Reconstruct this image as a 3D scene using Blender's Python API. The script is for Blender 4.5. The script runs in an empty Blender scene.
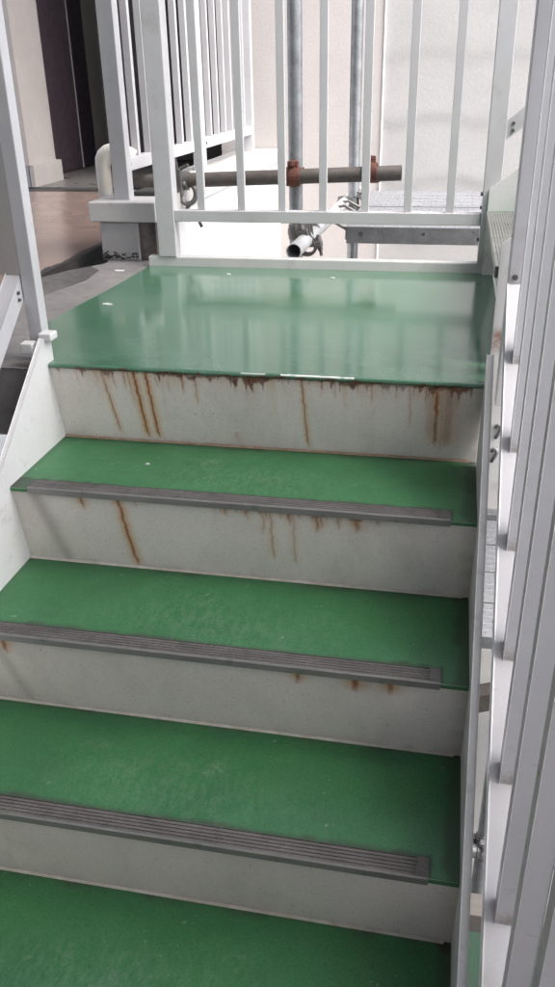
import bpy, bmesh, math, random
import numpy as np
from mathutils import Vector, Matrix

random.seed(7)
SC = bpy.context.scene
COL = SC.collection

# ------------------------------------------------------------------ camera
cam_d = bpy.data.cameras.new("camera")
cam = bpy.data.objects.new("camera", cam_d)
COL.objects.link(cam)
_F = Vector((-0.1822, 0.8746, -0.4491)); _R = Vector((0.9807, 0.1954, -0.0172))
_F.normalize(); _R = (_R - _F * _R.dot(_F)).normalized(); _U = _R.cross(_F)
cam.matrix_world = Matrix(((_R.x, _U.x, -_F.x, 0.3680), (_R.y, _U.y, -_F.y, -1.5700),
                           (_R.z, _U.z, -_F.z, 0.5383), (0, 0, 0, 1)))
cam_d.sensor_fit = 'VERTICAL'; cam_d.sensor_height = 36.0; cam_d.lens = 30.43
cam_d.clip_start = 0.02; cam_d.clip_end = 500
SC.camera = cam

# ------------------------------------------------------------------ sky, sun, exposure
SUN_EL, SUN_AZ = math.radians(58), math.radians(115)      # azimuth measured from +Y towards +X
world = bpy.data.worlds.new("World"); SC.world = world; world.use_nodes = True
wn = world.node_tree; wn.nodes.clear()
sky = wn.nodes.new('ShaderNodeTexSky'); sky.sky_type = 'NISHITA'; sky.sun_disc = False
sky.sun_elevation = SUN_EL; sky.sun_rotation = SUN_AZ
sky.air_density = 1.0; sky.dust_density = 3.5; sky.ozone_density = 1.0
hs = wn.nodes.new('ShaderNodeHueSaturation'); hs.inputs['Saturation'].default_value = 0.5   # cloud cover greys the sky
bg = wn.nodes.new('ShaderNodeBackground'); bg.inputs['Strength'].default_value = 0.12
wo = wn.nodes.new('ShaderNodeOutputWorld')
wn.links.new(sky.outputs[0], hs.inputs['Color']); wn.links.new(hs.outputs[0], bg.inputs[0]); wn.links.new(bg.outputs[0], wo.inputs[0])
sun_d = bpy.data.lights.new("sun", 'SUN'); sun_d.energy = 0.5; sun_d.angle = math.radians(45); sun_d.color = (1.0, 0.965, 0.93)
sun = bpy.data.objects.new("sun", sun_d); COL.objects.link(sun)
sd = Vector((math.sin(SUN_AZ) * math.cos(SUN_EL), math.cos(SUN_AZ) * math.cos(SUN_EL), math.sin(SUN_EL)))
sun.rotation_euler = sd.to_track_quat('Z', 'Y').to_euler(); sun.location = sd * 20
SC.view_settings.view_transform = 'Standard'; SC.view_settings.look = 'None'
SC.view_settings.gamma = 1.0; SC.view_settings.exposure = 2.5; SC.view_settings.use_curve_mapping = False

# ------------------------------------------------------------------ measures (metres)
W = 0.90; HW = W / 2            # clear width of the flight
RISE, GO = 0.1793, 0.2313       # step rise and going
INC = 0.034                     # risers lean back towards their foot
SL = RISE / GO

# ------------------------------------------------------------------ materials
class NT:
    def __init__(s, name):
        s.m = bpy.data.materials.new(name); s.m.use_nodes = True
        s.t = s.m.node_tree; s.t.nodes.clear()
        s.out = s.n('ShaderNodeOutputMaterial'); s.b = s.n('ShaderNodeBsdfPrincipled')
        s.l(s.b.outputs[0], s.out.inputs[0])
        s.co = s.n('ShaderNodeTexCoord').outputs['Object']
    def n(s, t, **k):
        x = s.t.nodes.new(t)
        for a, v in k.items(): setattr(x, a, v)
        return x
    def l(s, a, b): s.t.links.new(a, b)
    def noise(s, scale, detail=4, rough=.55, vec=None, stretch=None):
        x = s.n('ShaderNodeTexNoise'); x.inputs['Scale'].default_value = scale
        x.inputs['Detail'].default_value = detail; x.inputs['Roughness'].default_value = rough
        v = vec or s.co
        if stretch:
            mp = s.n('ShaderNodeMapping'); mp.inputs['Scale'].default_value = stretch; s.l(v, mp.inputs['Vector']); v = mp.outputs[0]
        s.l(v, x.inputs['Vector']); return x.outputs['Fac']
    def ramp(s, fac, a, b, ca=0.0, cb=1.0):
        x = s.n('ShaderNodeMapRange'); x.clamp = True
        x.inputs['From Min'].default_value = a; x.inputs['From Max'].default_value = b
        x.inputs['To Min'].default_value = ca; x.inputs['To Max'].default_value = cb
        s.l(fac, x.inputs['Value']); return x.outputs['Result']
    def mix(s, fac, a, b, mode='MIX'):
        x = s.n('ShaderNodeMix', data_type='RGBA', blend_type=mode)
        if isinstance(fac, (int, float)): x.inputs[0].default_value = fac
        else: s.l(fac, x.inputs[0])
        for v, i in ((a, 6), (b, 7)):
            if isinstance(v, tuple): x.inputs[i].default_value = (*v, 1)
            else: s.l(v, x.inputs[i])
        return x.outputs[2]
    def math(s, op, a, b):
        x = s.n('ShaderNodeMath', operation=op)
        for v, i in ((a, 0), (b, 1)):
            if isinstance(v, (int, float)): x.inputs[i].default_value = v
            else: s.l(v, x.inputs[i])
        return x.outputs[0]
    def attr(s, name): return s.n('ShaderNodeAttribute', attribute_name=name).outputs['Fac']
    def bump(s, h, strength, dist=.002):
        x = s.n('ShaderNodeBump'); x.inputs['Strength'].default_value = strength; x.inputs['Distance'].default_value = dist
        s.l(h, x.inputs['Height']); s.l(x.outputs[0], s.b.inputs['Normal'])
    def set(s, color=None, rough=None, metal=None, spec=None):
        for v, k in ((color, 'Base Color'), (rough, 'Roughness'), (metal, 'Metallic'), (spec, 'Specular IOR Level')):
            if v is None: continue
            if isinstance(v, tuple): s.b.inputs[k].default_value = (*v, 1)
            elif isinstance(v, (int, float)): s.b.inputs[k].default_value = v
            else: s.l(v, s.b.inputs[k])
        return s

M = {}
def surf(name, col, col2, rough=.5, scale=6, speck=.25, bump=.25, bscale=220, metal=0, dirt=None, dirt_amt=.0, spec=.5, streak=None):
    """painted / mineral surface: slow tone drift, fine speckle, blotches of dirt, fine relief"""
    t = NT(name)
    c = t.mix(t.ramp(t.noise(scale, 5, .6, stretch=streak), .35, .68), col, col2)
    sp = t.ramp(t.noise(bscale * 1.3, 2, .5), .30, .72)
    c = t.mix(t.math('MULTIPLY', sp, speck), c, tuple(x * .55 for x in col))
    if dirt:
        d = t.ramp(t.noise(scale * 2.3, 7, .68), .56, .72)
        c = t.mix(t.math('MULTIPLY', d, dirt_amt), c, dirt)
    r = t.ramp(t.noise(scale * 4, 4), .3, .7, max(rough - .09, .02), min(rough + .09, 1))
    t.set(c, r, metal, spec)
    t.bump(t.noise(bscale, 3), bump)
    M[name] = t.m
    return t

surf('white_paint', (.62, .61, .60), (.56, .55, .545), rough=.42, speck=.10, bump=.12, bscale=260, dirt=(.30, .26, .22), dirt_amt=.35)
surf('white_paint_rail', (.54, .53, .54), (.48, .47, .48), rough=.36, speck=.06, bump=.08, bscale=200, dirt=(.30, .27, .24), dirt_amt=.35)
surf('stair_coat_white', (.72, .71, .70), (.65, .64, .63), rough=.45, speck=.14, bump=.2, bscale=180, dirt=(.28, .25, .22), dirt_amt=.5)
surf('sealant', (.55, .53, .48), (.38, .33, .27), rough=.6, scale=30, speck=.2, bump=.3)
surf('sealant_stained', (.24, .15, .09), (.36, .27, .2), rough=.7, scale=40, speck=.2, bump=.3)
surf('concrete', (.24, .225, .215), (.17, .16, .155), rough=.8, scale=7, speck=.35, bump=.5, bscale=120, dirt=(.09, .08, .075), dirt_amt=.8)
surf('concrete_wet', (.15, .145, .145), (.085, .08, .08), rough=.35, scale=9, speck=.3, bump=.4, bscale=90, dirt=(.04, .035, .03), dirt_amt=.8)
surf('gutter_grime', (.035, .032, .03), (.06, .055, .05), rough=.45, scale=14, speck=.4, bump=.8, bscale=70)
surf('block_concrete', (.44, .43, .43), (.38, .37, .36), rough=.8, scale=6, speck=.15, bump=.3, dirt=(.22, .21, .20), dirt_amt=.4)
surf('coping', (.58, .565, .55), (.49, .475, .46), rough=.45, scale=5, speck=.12, bump=.12, dirt=(.2, .19, .18), dirt_amt=.5, streak=(1, 1, .2))
surf('weathered', (.07, .06, .055), (.20, .18, .16), rough=.8, scale=26, speck=.5, bump=.9, bscale=60, streak=(1, 1, .25))
surf('parapet_white', (.80, .79, .78), (.76, .75, .74), rough=.7, scale=4, speck=.05, bump=.25, bscale=90)
surf('wall_cream', (.52, .48, .46), (.48, .44, .42), rough=.85, scale=3, speck=.22, bump=.6, bscale=75)
surf('wall_white', (.43, .415, .405), (.395, .38, .37), rough=.85, scale=3, speck=.16, bump=.55, bscale=75)
surf('wall_beige', (.225, .19, .155), (.195, .167, .137), rough=.85, scale=3, speck=.3, bump=.6, bscale=90)
surf('wall_trim', (.47, .43, .41), (.42, .38, .36), rough=.7, scale=4, speck=.15, bump=.3)
surf('skirting', (.34, .34, .35), (.28, .28, .29), rough=.6, scale=6, speck=.2, bump=.3)
surf('door_purple', (.085, .062, .075), (.07, .05, .06), rough=.45, scale=5, speck=.3, bump=.2, bscale=300)
surf('door_dark', (.03, .022, .03), (.026, .02, .026), rough=.5, speck=.3, bump=.2)
surf('door_grey', (.22, .22, .235), (.19, .19, .20), rough=.45, speck=.25, bump=.2)
surf('wall_greygreen', (.26, .25, .23), (.23, .22, .20), rough=.8, speck=.35, bump=.5)
surf('galv', (.36, .37, .38), (.24, .245, .25), rough=.42, scale=18, speck=.25, bump=.25, bscale=120, metal=.75, dirt=(.13, .11, .10), dirt_amt=.6)
surf('galv_old', (.13, .115, .105), (.085, .072, .064), rough=.6, scale=15, speck=.35, bump=.4, bscale=110, metal=.35, dirt=(.16, .085, .055), dirt_amt=.7)
surf('galv_deck', (.33, .335, .35), (.27, .275, .29), rough=.45, scale=12, speck=.2, bump=.2, metal=.45, dirt=(.25, .24, .23), dirt_amt=.5)
surf('galv_pale', (.55, .55, .55), (.42, .42, .42), rough=.5, scale=12, speck=.2, bump=.2, metal=.3, dirt=(.2, .19, .18), dirt_amt=.5)
surf('clamp_steel', (.22, .215, .21), (.13, .125, .12), rough=.5, scale=40, speck=.3, bump=.4, metal=.6, dirt=(.14, .07, .04), dirt_amt=.6)
surf('clamp_rust', (.16, .055, .035), (.09, .035, .025), rough=.75, scale=50, speck=.4, bump=.6, metal=.1)
surf('bolt_steel', (.16, .155, .15), (.10, .095, .09), rough=.5, scale=60, metal=.6, speck=.2)
surf('foam_white', (.78, .76, .72), (.70, .62, .48), rough=.65, scale=9, speck=.06, bump=.3, bscale=60, dirt=(.55, .38, .18), dirt_amt=.5)
surf('rope_dark', (.03, .03, .03), (.06, .055, .05), rough=.8, scale=60, speck=.4, bump=.8)
surf('panel_grey', (.33, .32, .31), (.29, .28, .27), rough=.55, scale=5, speck=.2, bump=.2)
surf('panel_metal', (.17, .17, .175), (.12, .12, .125), rough=.32, scale=3, speck=.1, bump=.1, metal=.4)
surf('timber_beam', (.17, .15, .14), (.13, .115, .105), rough=.7, scale=10, speck=.2, bump=.3, streak=(.2, 3, 3))
surf('ground_concrete', (.20, .20, .195), (.15, .15, .145), rough=.85, scale=2, speck=.25, bump=.4, dirt=(.14, .14, .13), dirt_amt=.6)
surf('soffit', (.42, .42, .42), (.38, .38, .38), rough=.7, speck=.1, bump=.1)
surf('flake', (.72, .71, .68), (.62, .60, .57), rough=.6, scale=60)

t = surf('baluster_paint', (.65, .64, .65), (.60, .59, .60), rough=.34, speck=.06, bump=.08, bscale=200, dirt=(.33, .30, .27), dirt_amt=.3)
sx = t.n('ShaderNodeSeparateXYZ'); t.l(t.co, sx.inputs[0])
base_link = t.b.inputs['Base Color'].links[0].from_socket
foot = t.math('MULTIPLY', t.ramp(sx.outputs[2], .030, -.012), t.ramp(t.noise(60, 4), .35, .6))
t.set(t.mix(t.math('MULTIPLY', foot, .75), base_link, (.20, .125, .075)))
t = surf('stringer_end', (.72, .71, .70), (.65, .64, .63), rough=.45, speck=.14, bump=.2, bscale=180, dirt=(.28, .25, .22), dirt_amt=.5)
base_link = t.b.inputs['Base Color'].links[0].from_socket
ds = t.n('ShaderNodeVectorMath', operation='DISTANCE'); t.l(t.co, ds.inputs[0]); ds.inputs[1].default_value = (.479, .128, .050)
spot = t.math('MULTIPLY', t.ramp(ds.outputs['Value'], .034, .006), t.ramp(t.noise(70, 5, .65), .36, .58))
t.set(t.mix(spot, base_link, (.26, .10, .035)))
def green_coat(name, rough, base=(.030, .142, .050), base2=(.048, .182, .070), scuff=.5, wet=False):
    t = NT(name)
    c = t.mix(t.ramp(t.noise(5, 6, .62), .32, .7), base, base2)
    c = t.mix(t.math('MULTIPLY', t.ramp(t.noise(330, 2, .5), .48, .72), .5), c, (.012, .05, .022))           # fine aggregate
    sc = t.ramp(t.noise(9, 9, .72, stretch=(1, 2.2, 1)), .60, .80)
    c = t.mix(t.math('MULTIPLY', sc, scuff), c, (.16, .23, .17))                                           # chalky scuffs
    c = t.mix(t.math('MULTIPLY', t.ramp(t.noise(3.4, 9, .7), .46, .72), .10 if wet else .42), c, (.022, .075, .036))      # ingrained dirt
    if not wet:
        c = t.mix(t.math('MULTIPLY', t.ramp(t.noise(260, 1, .4), .735, .76), .55), c, (.006, .02, .012))                 # pits
        c = t.mix(t.math('MULTIPLY', t.ramp(t.noise(210, 1, .4, stretch=(1, 1.2, 1)), .765, .785), .5), c, (.35, .38, .32))   # grit
    if wet:
        milky = t.math('MULTIPLY', t.ramp(t.noise(2.6, 8, .66, stretch=(1, 1.6, 1)), .40, .68), .20)  # pale milky patches mixed over the green
        c = t.mix(milky, c, (.24, .33, .27))
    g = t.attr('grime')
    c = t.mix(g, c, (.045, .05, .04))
    w = t.attr('pale_mark')
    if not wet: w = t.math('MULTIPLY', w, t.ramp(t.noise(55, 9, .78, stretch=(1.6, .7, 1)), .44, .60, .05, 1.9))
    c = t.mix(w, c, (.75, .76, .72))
    c = t.mix(t.attr('rust'), c, (.075, .028, .016))
    if wet:
        film = t.ramp(t.noise(3.1, 5, .6), .40, .60)
        r = t.math('ADD', t.math('ADD', t.math('MULTIPLY', film, .10), t.math('MULTIPLY', milky, .30)), rough)
    else:
        r = t.ramp(t.noise(14, 6, .6), .3, .7, rough - .06, rough + .12)
    r = t.math('ADD', r, t.math('MULTIPLY', t.math('ADD', t.attr('rust'), g), .35))
    t.set(c, r, 0, .5)
    if wet:
        t.b.inputs['Coat Weight'].default_value = .35; t.b.inputs['Coat Roughness'].default_value = .10
    bm1 = t.math('ADD', t.math('MULTIPLY', t.noise(260, 2), .25 if wet else 1.0), t.math('MULTIPLY', t.noise(7, 3), 1.5))
    t.bump(bm1, .14 if wet else .30, .0022)
    M[name] = t.m
green_coat('green_landing', .085, base=(.055, .150, .085), base2=(.075, .18, .11), scuff=.16, wet=True)
green_coat('green_tread', .36)

surf('green_shaded', (.018, .055, .03), (.03, .05, .035), rough=.6, scale=6, speck=.4, bump=.4, dirt=(.05, .045, .04), dirt_amt=.7)  # shade on the lower landing put into a darker green, plus dirt blotches
# riser paint with rust carried by the mesh (runs start at the nosing and follow the plate)
t = NT('riser_paint')
c = t.mix(t.ramp(t.noise(5, 6, .62, stretch=(1, 1, .5)), .33, .7), (.80, .735, .685), (.73, .67, .62))
c = t.mix(t.math('MULTIPLY', t.ramp(t.noise(240, 2, .5), .35, .75), .16), c, (.40, .37, .34))
c = t.mix(t.math('MULTIPLY', t.ramp(t.noise(420, 1, .5), .66, .74), .5), c, (.10, .09, .08))
c = t.mix(t.math('MULTIPLY', t.ramp(t.noise(7, 9, .72, stretch=(1, 1, .6)), .47, .72), .38), c, (.40, .365, .33))
c = t.mix(t.math('MULTIPLY', t.ramp(t.noise(170, 1, .4), .745, .77), .4), c, (.12, .10, .09))
stain = t.attr('stain')
c = t.mix(stain, c, (.55, .29, .080))
ru = t.attr('rust')
rc = t.mix(t.ramp(t.noise(120, 4), .35, .65), (.34, .070, .014), (.16, .034, .010))
c = t.mix(ru, c, rc)
c = t.mix(t.attr('burn'), c, t.mix(t.ramp(t.noise(150, 4), .38, .66), (.045, .014, .009), (.21, .046, .014)))
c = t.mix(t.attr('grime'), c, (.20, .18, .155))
t.set(c, t.math('ADD', .45, t.math('MULTIPLY', ru, .35)), 0, .5)
t.bump(t.math('ADD', t.noise(190, 3), t.math('MULTIPLY', ru, 2.0)), .22)
M['riser_paint'] = t.m

# ribbed non-slip strip: dull vinyl with worn patches
t = NT('strip_vinyl')
c = t.mix(t.ramp(t.noise(9, 7, .65, stretch=(1, 3, 3)), .36, .66), (.105, .094, .091), (.16, .147, .143))
c = t.mix(t.math('MULTIPLY', t.ramp(t.noise(200, 2), .4, .75), .5), c, (.07, .062, .06))
c = t.mix(t.math('MULTIPLY', t.ramp(t.noise(22, 8, .7), .5, .68), .6), c, (.055, .06, .05))
t.set(c, .6, 0, .4); t.bump(t.noise(180, 3), .3); M['strip_vinyl'] = t.m
surf('strip_metal', (.30, .30, .28), (.20, .20, .18), rough=.42, scale=14, speck=.2, bump=.2, metal=.4, dirt=(.07, .12, .08), dirt_amt=.6, streak=(.3, 1, 1))

# corridor floor: sealed brown coat, faintly glossy
t = NT('floor_brown')
c = t.mix(t.ramp(t.noise(2.2, 6, .6), .3, .7), (.25, .182, .155), (.29, .215, .185))
c = t.mix(t.math('MULTIPLY', t.ramp(t.noise(5, 8, .7), .52, .85), .4), c, (.19, .14, .11))
t.set(c, t.ramp(t.noise(6, 5), .3, .7, .16, .28), 0, .5); t.bump(t.noise(60, 3), .015); M['floor_brown'] = t.m
t = NT('floor_grey')
c = t.mix(t.ramp(t.noise(3, 6, .6), .3, .7), (.13, .125, .12), (.18, .172, .165))
t.set(c, t.ramp(t.noise(6, 5), .3, .7, .25, .45), 0, .5); t.bump(t.noise(80, 3), .2); M['floor_grey'] = t.m

# ------------------------------------------------------------------ mesh helpers
def link(name, me, mat, parent=None):
    o = bpy.data.objects.new(name, me); COL.objects.link(o)
    if mat is not None and not me.materials:
        for mm in (mat if isinstance(mat, (list, tuple)) else [mat]): me.materials.append(M[mm])
    if parent is not None: o.parent = parent
    return o
def obj(name, bm, mat, parent=None, smooth=False, bevel=0.0, seg=2):
    if bevel:
        bmesh.ops.remove_doubles(bm, verts=bm.verts, dist=1e-6)
        es = [e for e in bm.edges if len(e.link_faces) == 2 and e.calc_face_angle(0) > .6]
        bmesh.ops.bevel(bm, geom=es, offset=bevel, segments=seg, affect='EDGES', profile=.5, clamp_overlap=True)
    bmesh.ops.recalc_face_normals(bm, faces=bm.faces)
    me = bpy.data.meshes.new(name); bm.to_mesh(me); bm.free()
    if smooth:
        for p in me.polygons: p.use_smooth = True
    return link(name, me, mat, parent)
def box(bm, x0, x1, y0, y1, z0, z1):
    v = [bm.verts.new((x, y, z)) for x in (x0, x1) for y in (y0, y1) for z in (z0, z1)]
    for f in ((0, 1, 3, 2), (4, 6, 7, 5), (0, 4, 5, 1), (2, 3, 7, 6), (0, 2, 6, 4), (1, 5, 7, 3)):
        bm.faces.new([v[i] for i in f])
    return bm
def bx(*a): return box(bmesh.new(), *a)
def prism(pts, axis, a, b, bm=None):
    """polygon pts (2-D) extruded along axis from a to b. axis x: pts=(y,z); y: pts=(x,z); z: pts=(x,y)"""
    bm = bm or bmesh.new()
    def P(p, t): return {'x': (t, p[0], p[1]), 'y': (p[0], t, p[1]), 'z': (p[0], p[1], t)}[axis]
    A = [bm.verts.new(P(p, a)) for p in pts]; B = [bm.verts.new(P(p, b)) for p in pts]
    n = len(pts)
    bm.faces.new(A); bm.faces.new(B[::-1])
    for i in range(n): bm.faces.new((A[i], A[(i + 1) % n], B[(i + 1) % n], B[i]))
    return bm
def cyl(bm, p0, p1, r, seg=14, r2=None, caps=True):
    p0, p1 = Vector(p0), Vector(p1); d = (p1 - p0).normalized()
    a = d.orthogonal().normalized(); b = d.cross(a); r2 = r if r2 is None else r2
    A = []; B = []
    for i in range(seg):
        t = 2 * math.pi * i / seg; o = a * math.cos(t) + b * math.sin(t)
        A.append(bm.verts.new(p0 + o * r)); B.append(bm.verts.new(p1 + o * r2))
    for i in range(seg): bm.faces.new((A[i], A[(i + 1) % seg], B[(i + 1) % seg], B[i]))
    if caps: bm.faces.new(A[::-1]); bm.faces.new(B)
    return bm
def hollow(bm, p0, p1, r, ri, seg=28):
    p0, p1 = Vector(p0), Vector(p1); d = (p1 - p0).normalized()
    a = d.orthogonal().normalized(); b = d.cross(a); R = []
    for p, q in ((p0, r), (p1, r), (p1, ri), (p0, ri)):
        R.append([bm.verts.new(p + (a * math.cos(2 * math.pi * i / seg) + b * math.sin(2 * math.pi * i / seg)) * q) for i in range(seg)])
    for k in range(4):
        for i in range(seg):
            bm.faces.new((R[k][i], R[k][(i + 1) % seg], R[(k + 1) % 4][(i + 1) % seg], R[(k + 1) % 4][i]))
    return bm
def sweep(bm, path, r, seg=16):
    path = [Vector(p) for p in path]; rings = []
    up = Vector((0, 1, 0))
    for i, p in enumerate(path):
        d = (path[min(i + 1, len(path) - 1)] - path[max(i - 1, 0)]).normalized()
        a = (up - d * up.dot(d))
        a = a.normalized() if a.length > 1e-4 else d.orthogonal().normalized()
        b = d.cross(a)
        rr = r[i] if isinstance(r, (list, tuple)) else r
        rings.append([bm.verts.new(p + (a * math.cos(2 * math.pi * k / seg) + b * math.sin(2 * math.pi * k / seg)) * rr) for k in range(seg)])
    for A, B in zip(rings, rings[1:]):
        for k in range(seg): bm.faces.new((A[k], A[(k + 1) % seg], B[(k + 1) % seg], B[k]))
    bm.faces.new(rings[0][::-1]); bm.faces.new(rings[-1])
    return bm
def tag(o, label, cat, group=None):
    o['label'] = label; o['category'] = cat
    if group: o['group'] = group
    return o
def thing(name, label, cat, loc=(0, 0, 0), group=None):
    o = bpy.data.objects.new(name, None); COL.objects.link(o); o.location = loc
    return tag(o, label, cat, group)
def put(o, root):
    """parts are modelled in world metres; parenting keeps them there"""
    o.parent = root; o.matrix_parent_inverse = Matrix.Translation(-Vector(root.location)); return o
def struct(o): o['kind'] = 'structure'; return o
def share(name, me, root, off):
    o = bpy.data.objects.new(name, me); COL.objects.link(o); o.location = off
    return put(o, root)

def grid_plate(name, P00, P10, P01, nx, ny, mat, attrs):
    """a fine quad sheet (origin P00, u edge P10, v edge P01) with per-point attributes: attrs = {name: f(U,V)}"""
    u = np.linspace(0, 1, nx + 1); v = np.linspace(0, 1, ny + 1); U, V = np.meshgrid(u, v)
    P00, P10, P01 = map(np.array, (P00, P10, P01))
    co = P00 + U[..., None] * (P10 - P00) + V[..., None] * (P01 - P00)
    co = co.reshape(-1, 3)
    i = np.arange(nx * ny); a = (i // nx) * (nx + 1) + i % nx
    F = np.stack([a, a + 1, a + nx + 2, a + nx + 1], 1)
    me = bpy.data.meshes.new(name); me.from_pydata(co.tolist(), [], F.tolist())
    for k, f in attrs.items():
        at = me.attributes.new(k, 'FLOAT', 'POINT'); at.data.foreach_set('value', np.clip(f, 0, 1).astype(np.float32).ravel())
    me.update()
    return link(name, me, mat)
_rng = np.random.default_rng(5)
def vnoise(X, n=None, cell=.01, seed=0):
    """1-D value noise"""
    r = np.random.default_rng(seed); T = r.random(4096)
    q = X / cell + 1000; i = np.floor(q).astype(int); f = q - i; f = f * f * (3 - 2 * f)
    return T[i % 4096] * (1 - f) + T[(i + 1) % 4096] * f

# ================================================================== THE SETTING
o = struct(obj('ground', prism([(-40, -40), (40, -40), (40, 40), (-40, 40)], 'z', -3.1, -3.0), 'ground_concrete'))
# corridor slab beside the landing, brown coat on top, grey entrance floor beyond the joint
o = struct(obj('corridor_floor', bx(-3.2, -0.855, 0.60, 2.79, -0.0008, 0.0), 'floor_brown'))
o = struct(obj('slab_edge', bx(-3.2, -0.8545, 0.601, 2.789, -0.18, -0.0010), 'gutter_grime'))
o = struct(obj('entrance_floor', bx(-3.2, -0.66, 2.95, 4.6, -0.18, 0.004), 'floor_grey'))
o = struct(obj('floor_joint', bx(-3.2, -0.80, 2.791, 2.949, -0.18, -0.004), 'gutter_grime'))
o = struct(obj('concrete_edge', prism([(-0.60, 1.10), (-0.735, 1.10), (-0.735, 1.04), (-0.80, 0.93), (-0.853, 0.80), (-0.853, 0.60), (-0.98, 0.60), (-0.98, 0.24), (-0.66, 0.24),
                                      (-0.655, -0.02), (-0.475, -0.02), (-0.475, 0.10), (-0.54, 0.16), (-0.58, .24), (-0.58, .47), (-0.565, .72), (-.56, 1.0)], 'z', -0.16, -0.006), 'concrete', bevel=.004))
o = struct(obj('gutter', bx(-0.853, -0.735, 0.79, 2.79, -0.18, -0.035), 'gutter_grime'))
o = struct(obj('wet_apron', prism([(-0.850, .80), (-.850, .61), (-.975, .59), (-.97, .42), (-.80, .45), (-.74, .60), (-.70, .80), (-.715, .93), (-.76, .98), (-.80, .925)], 'z', -.012, -0.0025), 'concrete_wet'))
rg = random.Random(4); pts = []; y_ = .62
while y_ < 2.0: pts.append((-.864 - .012 * math.sin(y_ * 9) ** 2 - .016 * rg.random(), y_)); y_ += .013
o = struct(obj('floor_grime', prism(pts + [(-.8535, 2.0), (-.8535, .62)], 'z', .0006, .0022), 'gutter_grime'))
# the storey above: same stair one floor up, closes the sky over the flight
so = prism([(-2.7, 2.80 - .18 - 2.7 * SL), (0, 2.62), (1.02, 2.62), (1.02, 2.80), (0, 2.80), (-2.7, 2.80 - 2.7 * SL)], 'x', -.62, .50)
struct(obj('storey_above', so, 'soffit'))
struct(obj('shade_slab', bx(-3.2, .80, -3.4, .95, 2.95, 3.10), 'soffit'))  # unseen slab, added to hold back sky light from the steps
struct(obj('shade_slab', bx(.801, 2.7, -3.4, -.55, 2.95, 3.10), 'soffit'))  # second unseen slab, added to darken the lower steps and block sun
struct(obj('shade_wall_rear', bx(-1.24, 2.3, -2.75, -2.6, -3.0, .80), 'wall_cream'))  # unseen wall added behind the camera to dim the lower steps
struct(obj('shade_wall_right', bx(1.6, 1.8, -2.6, -1.08, -3.0, 1.1), 'wall_cream'))  # unseen wall added to cut light from the right rear
struct(obj('shade_wall_left', bx(-3.2, -1.25, -2.4, .20, -3.0, 2.55), 'wall_beige'))  # unseen wall added to shut out light from the left
struct(obj('corridor_ceiling', bx(-3.2, -0.56, -3.0, 4.6, 2.55, 2.75), 'soffit'))

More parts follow.
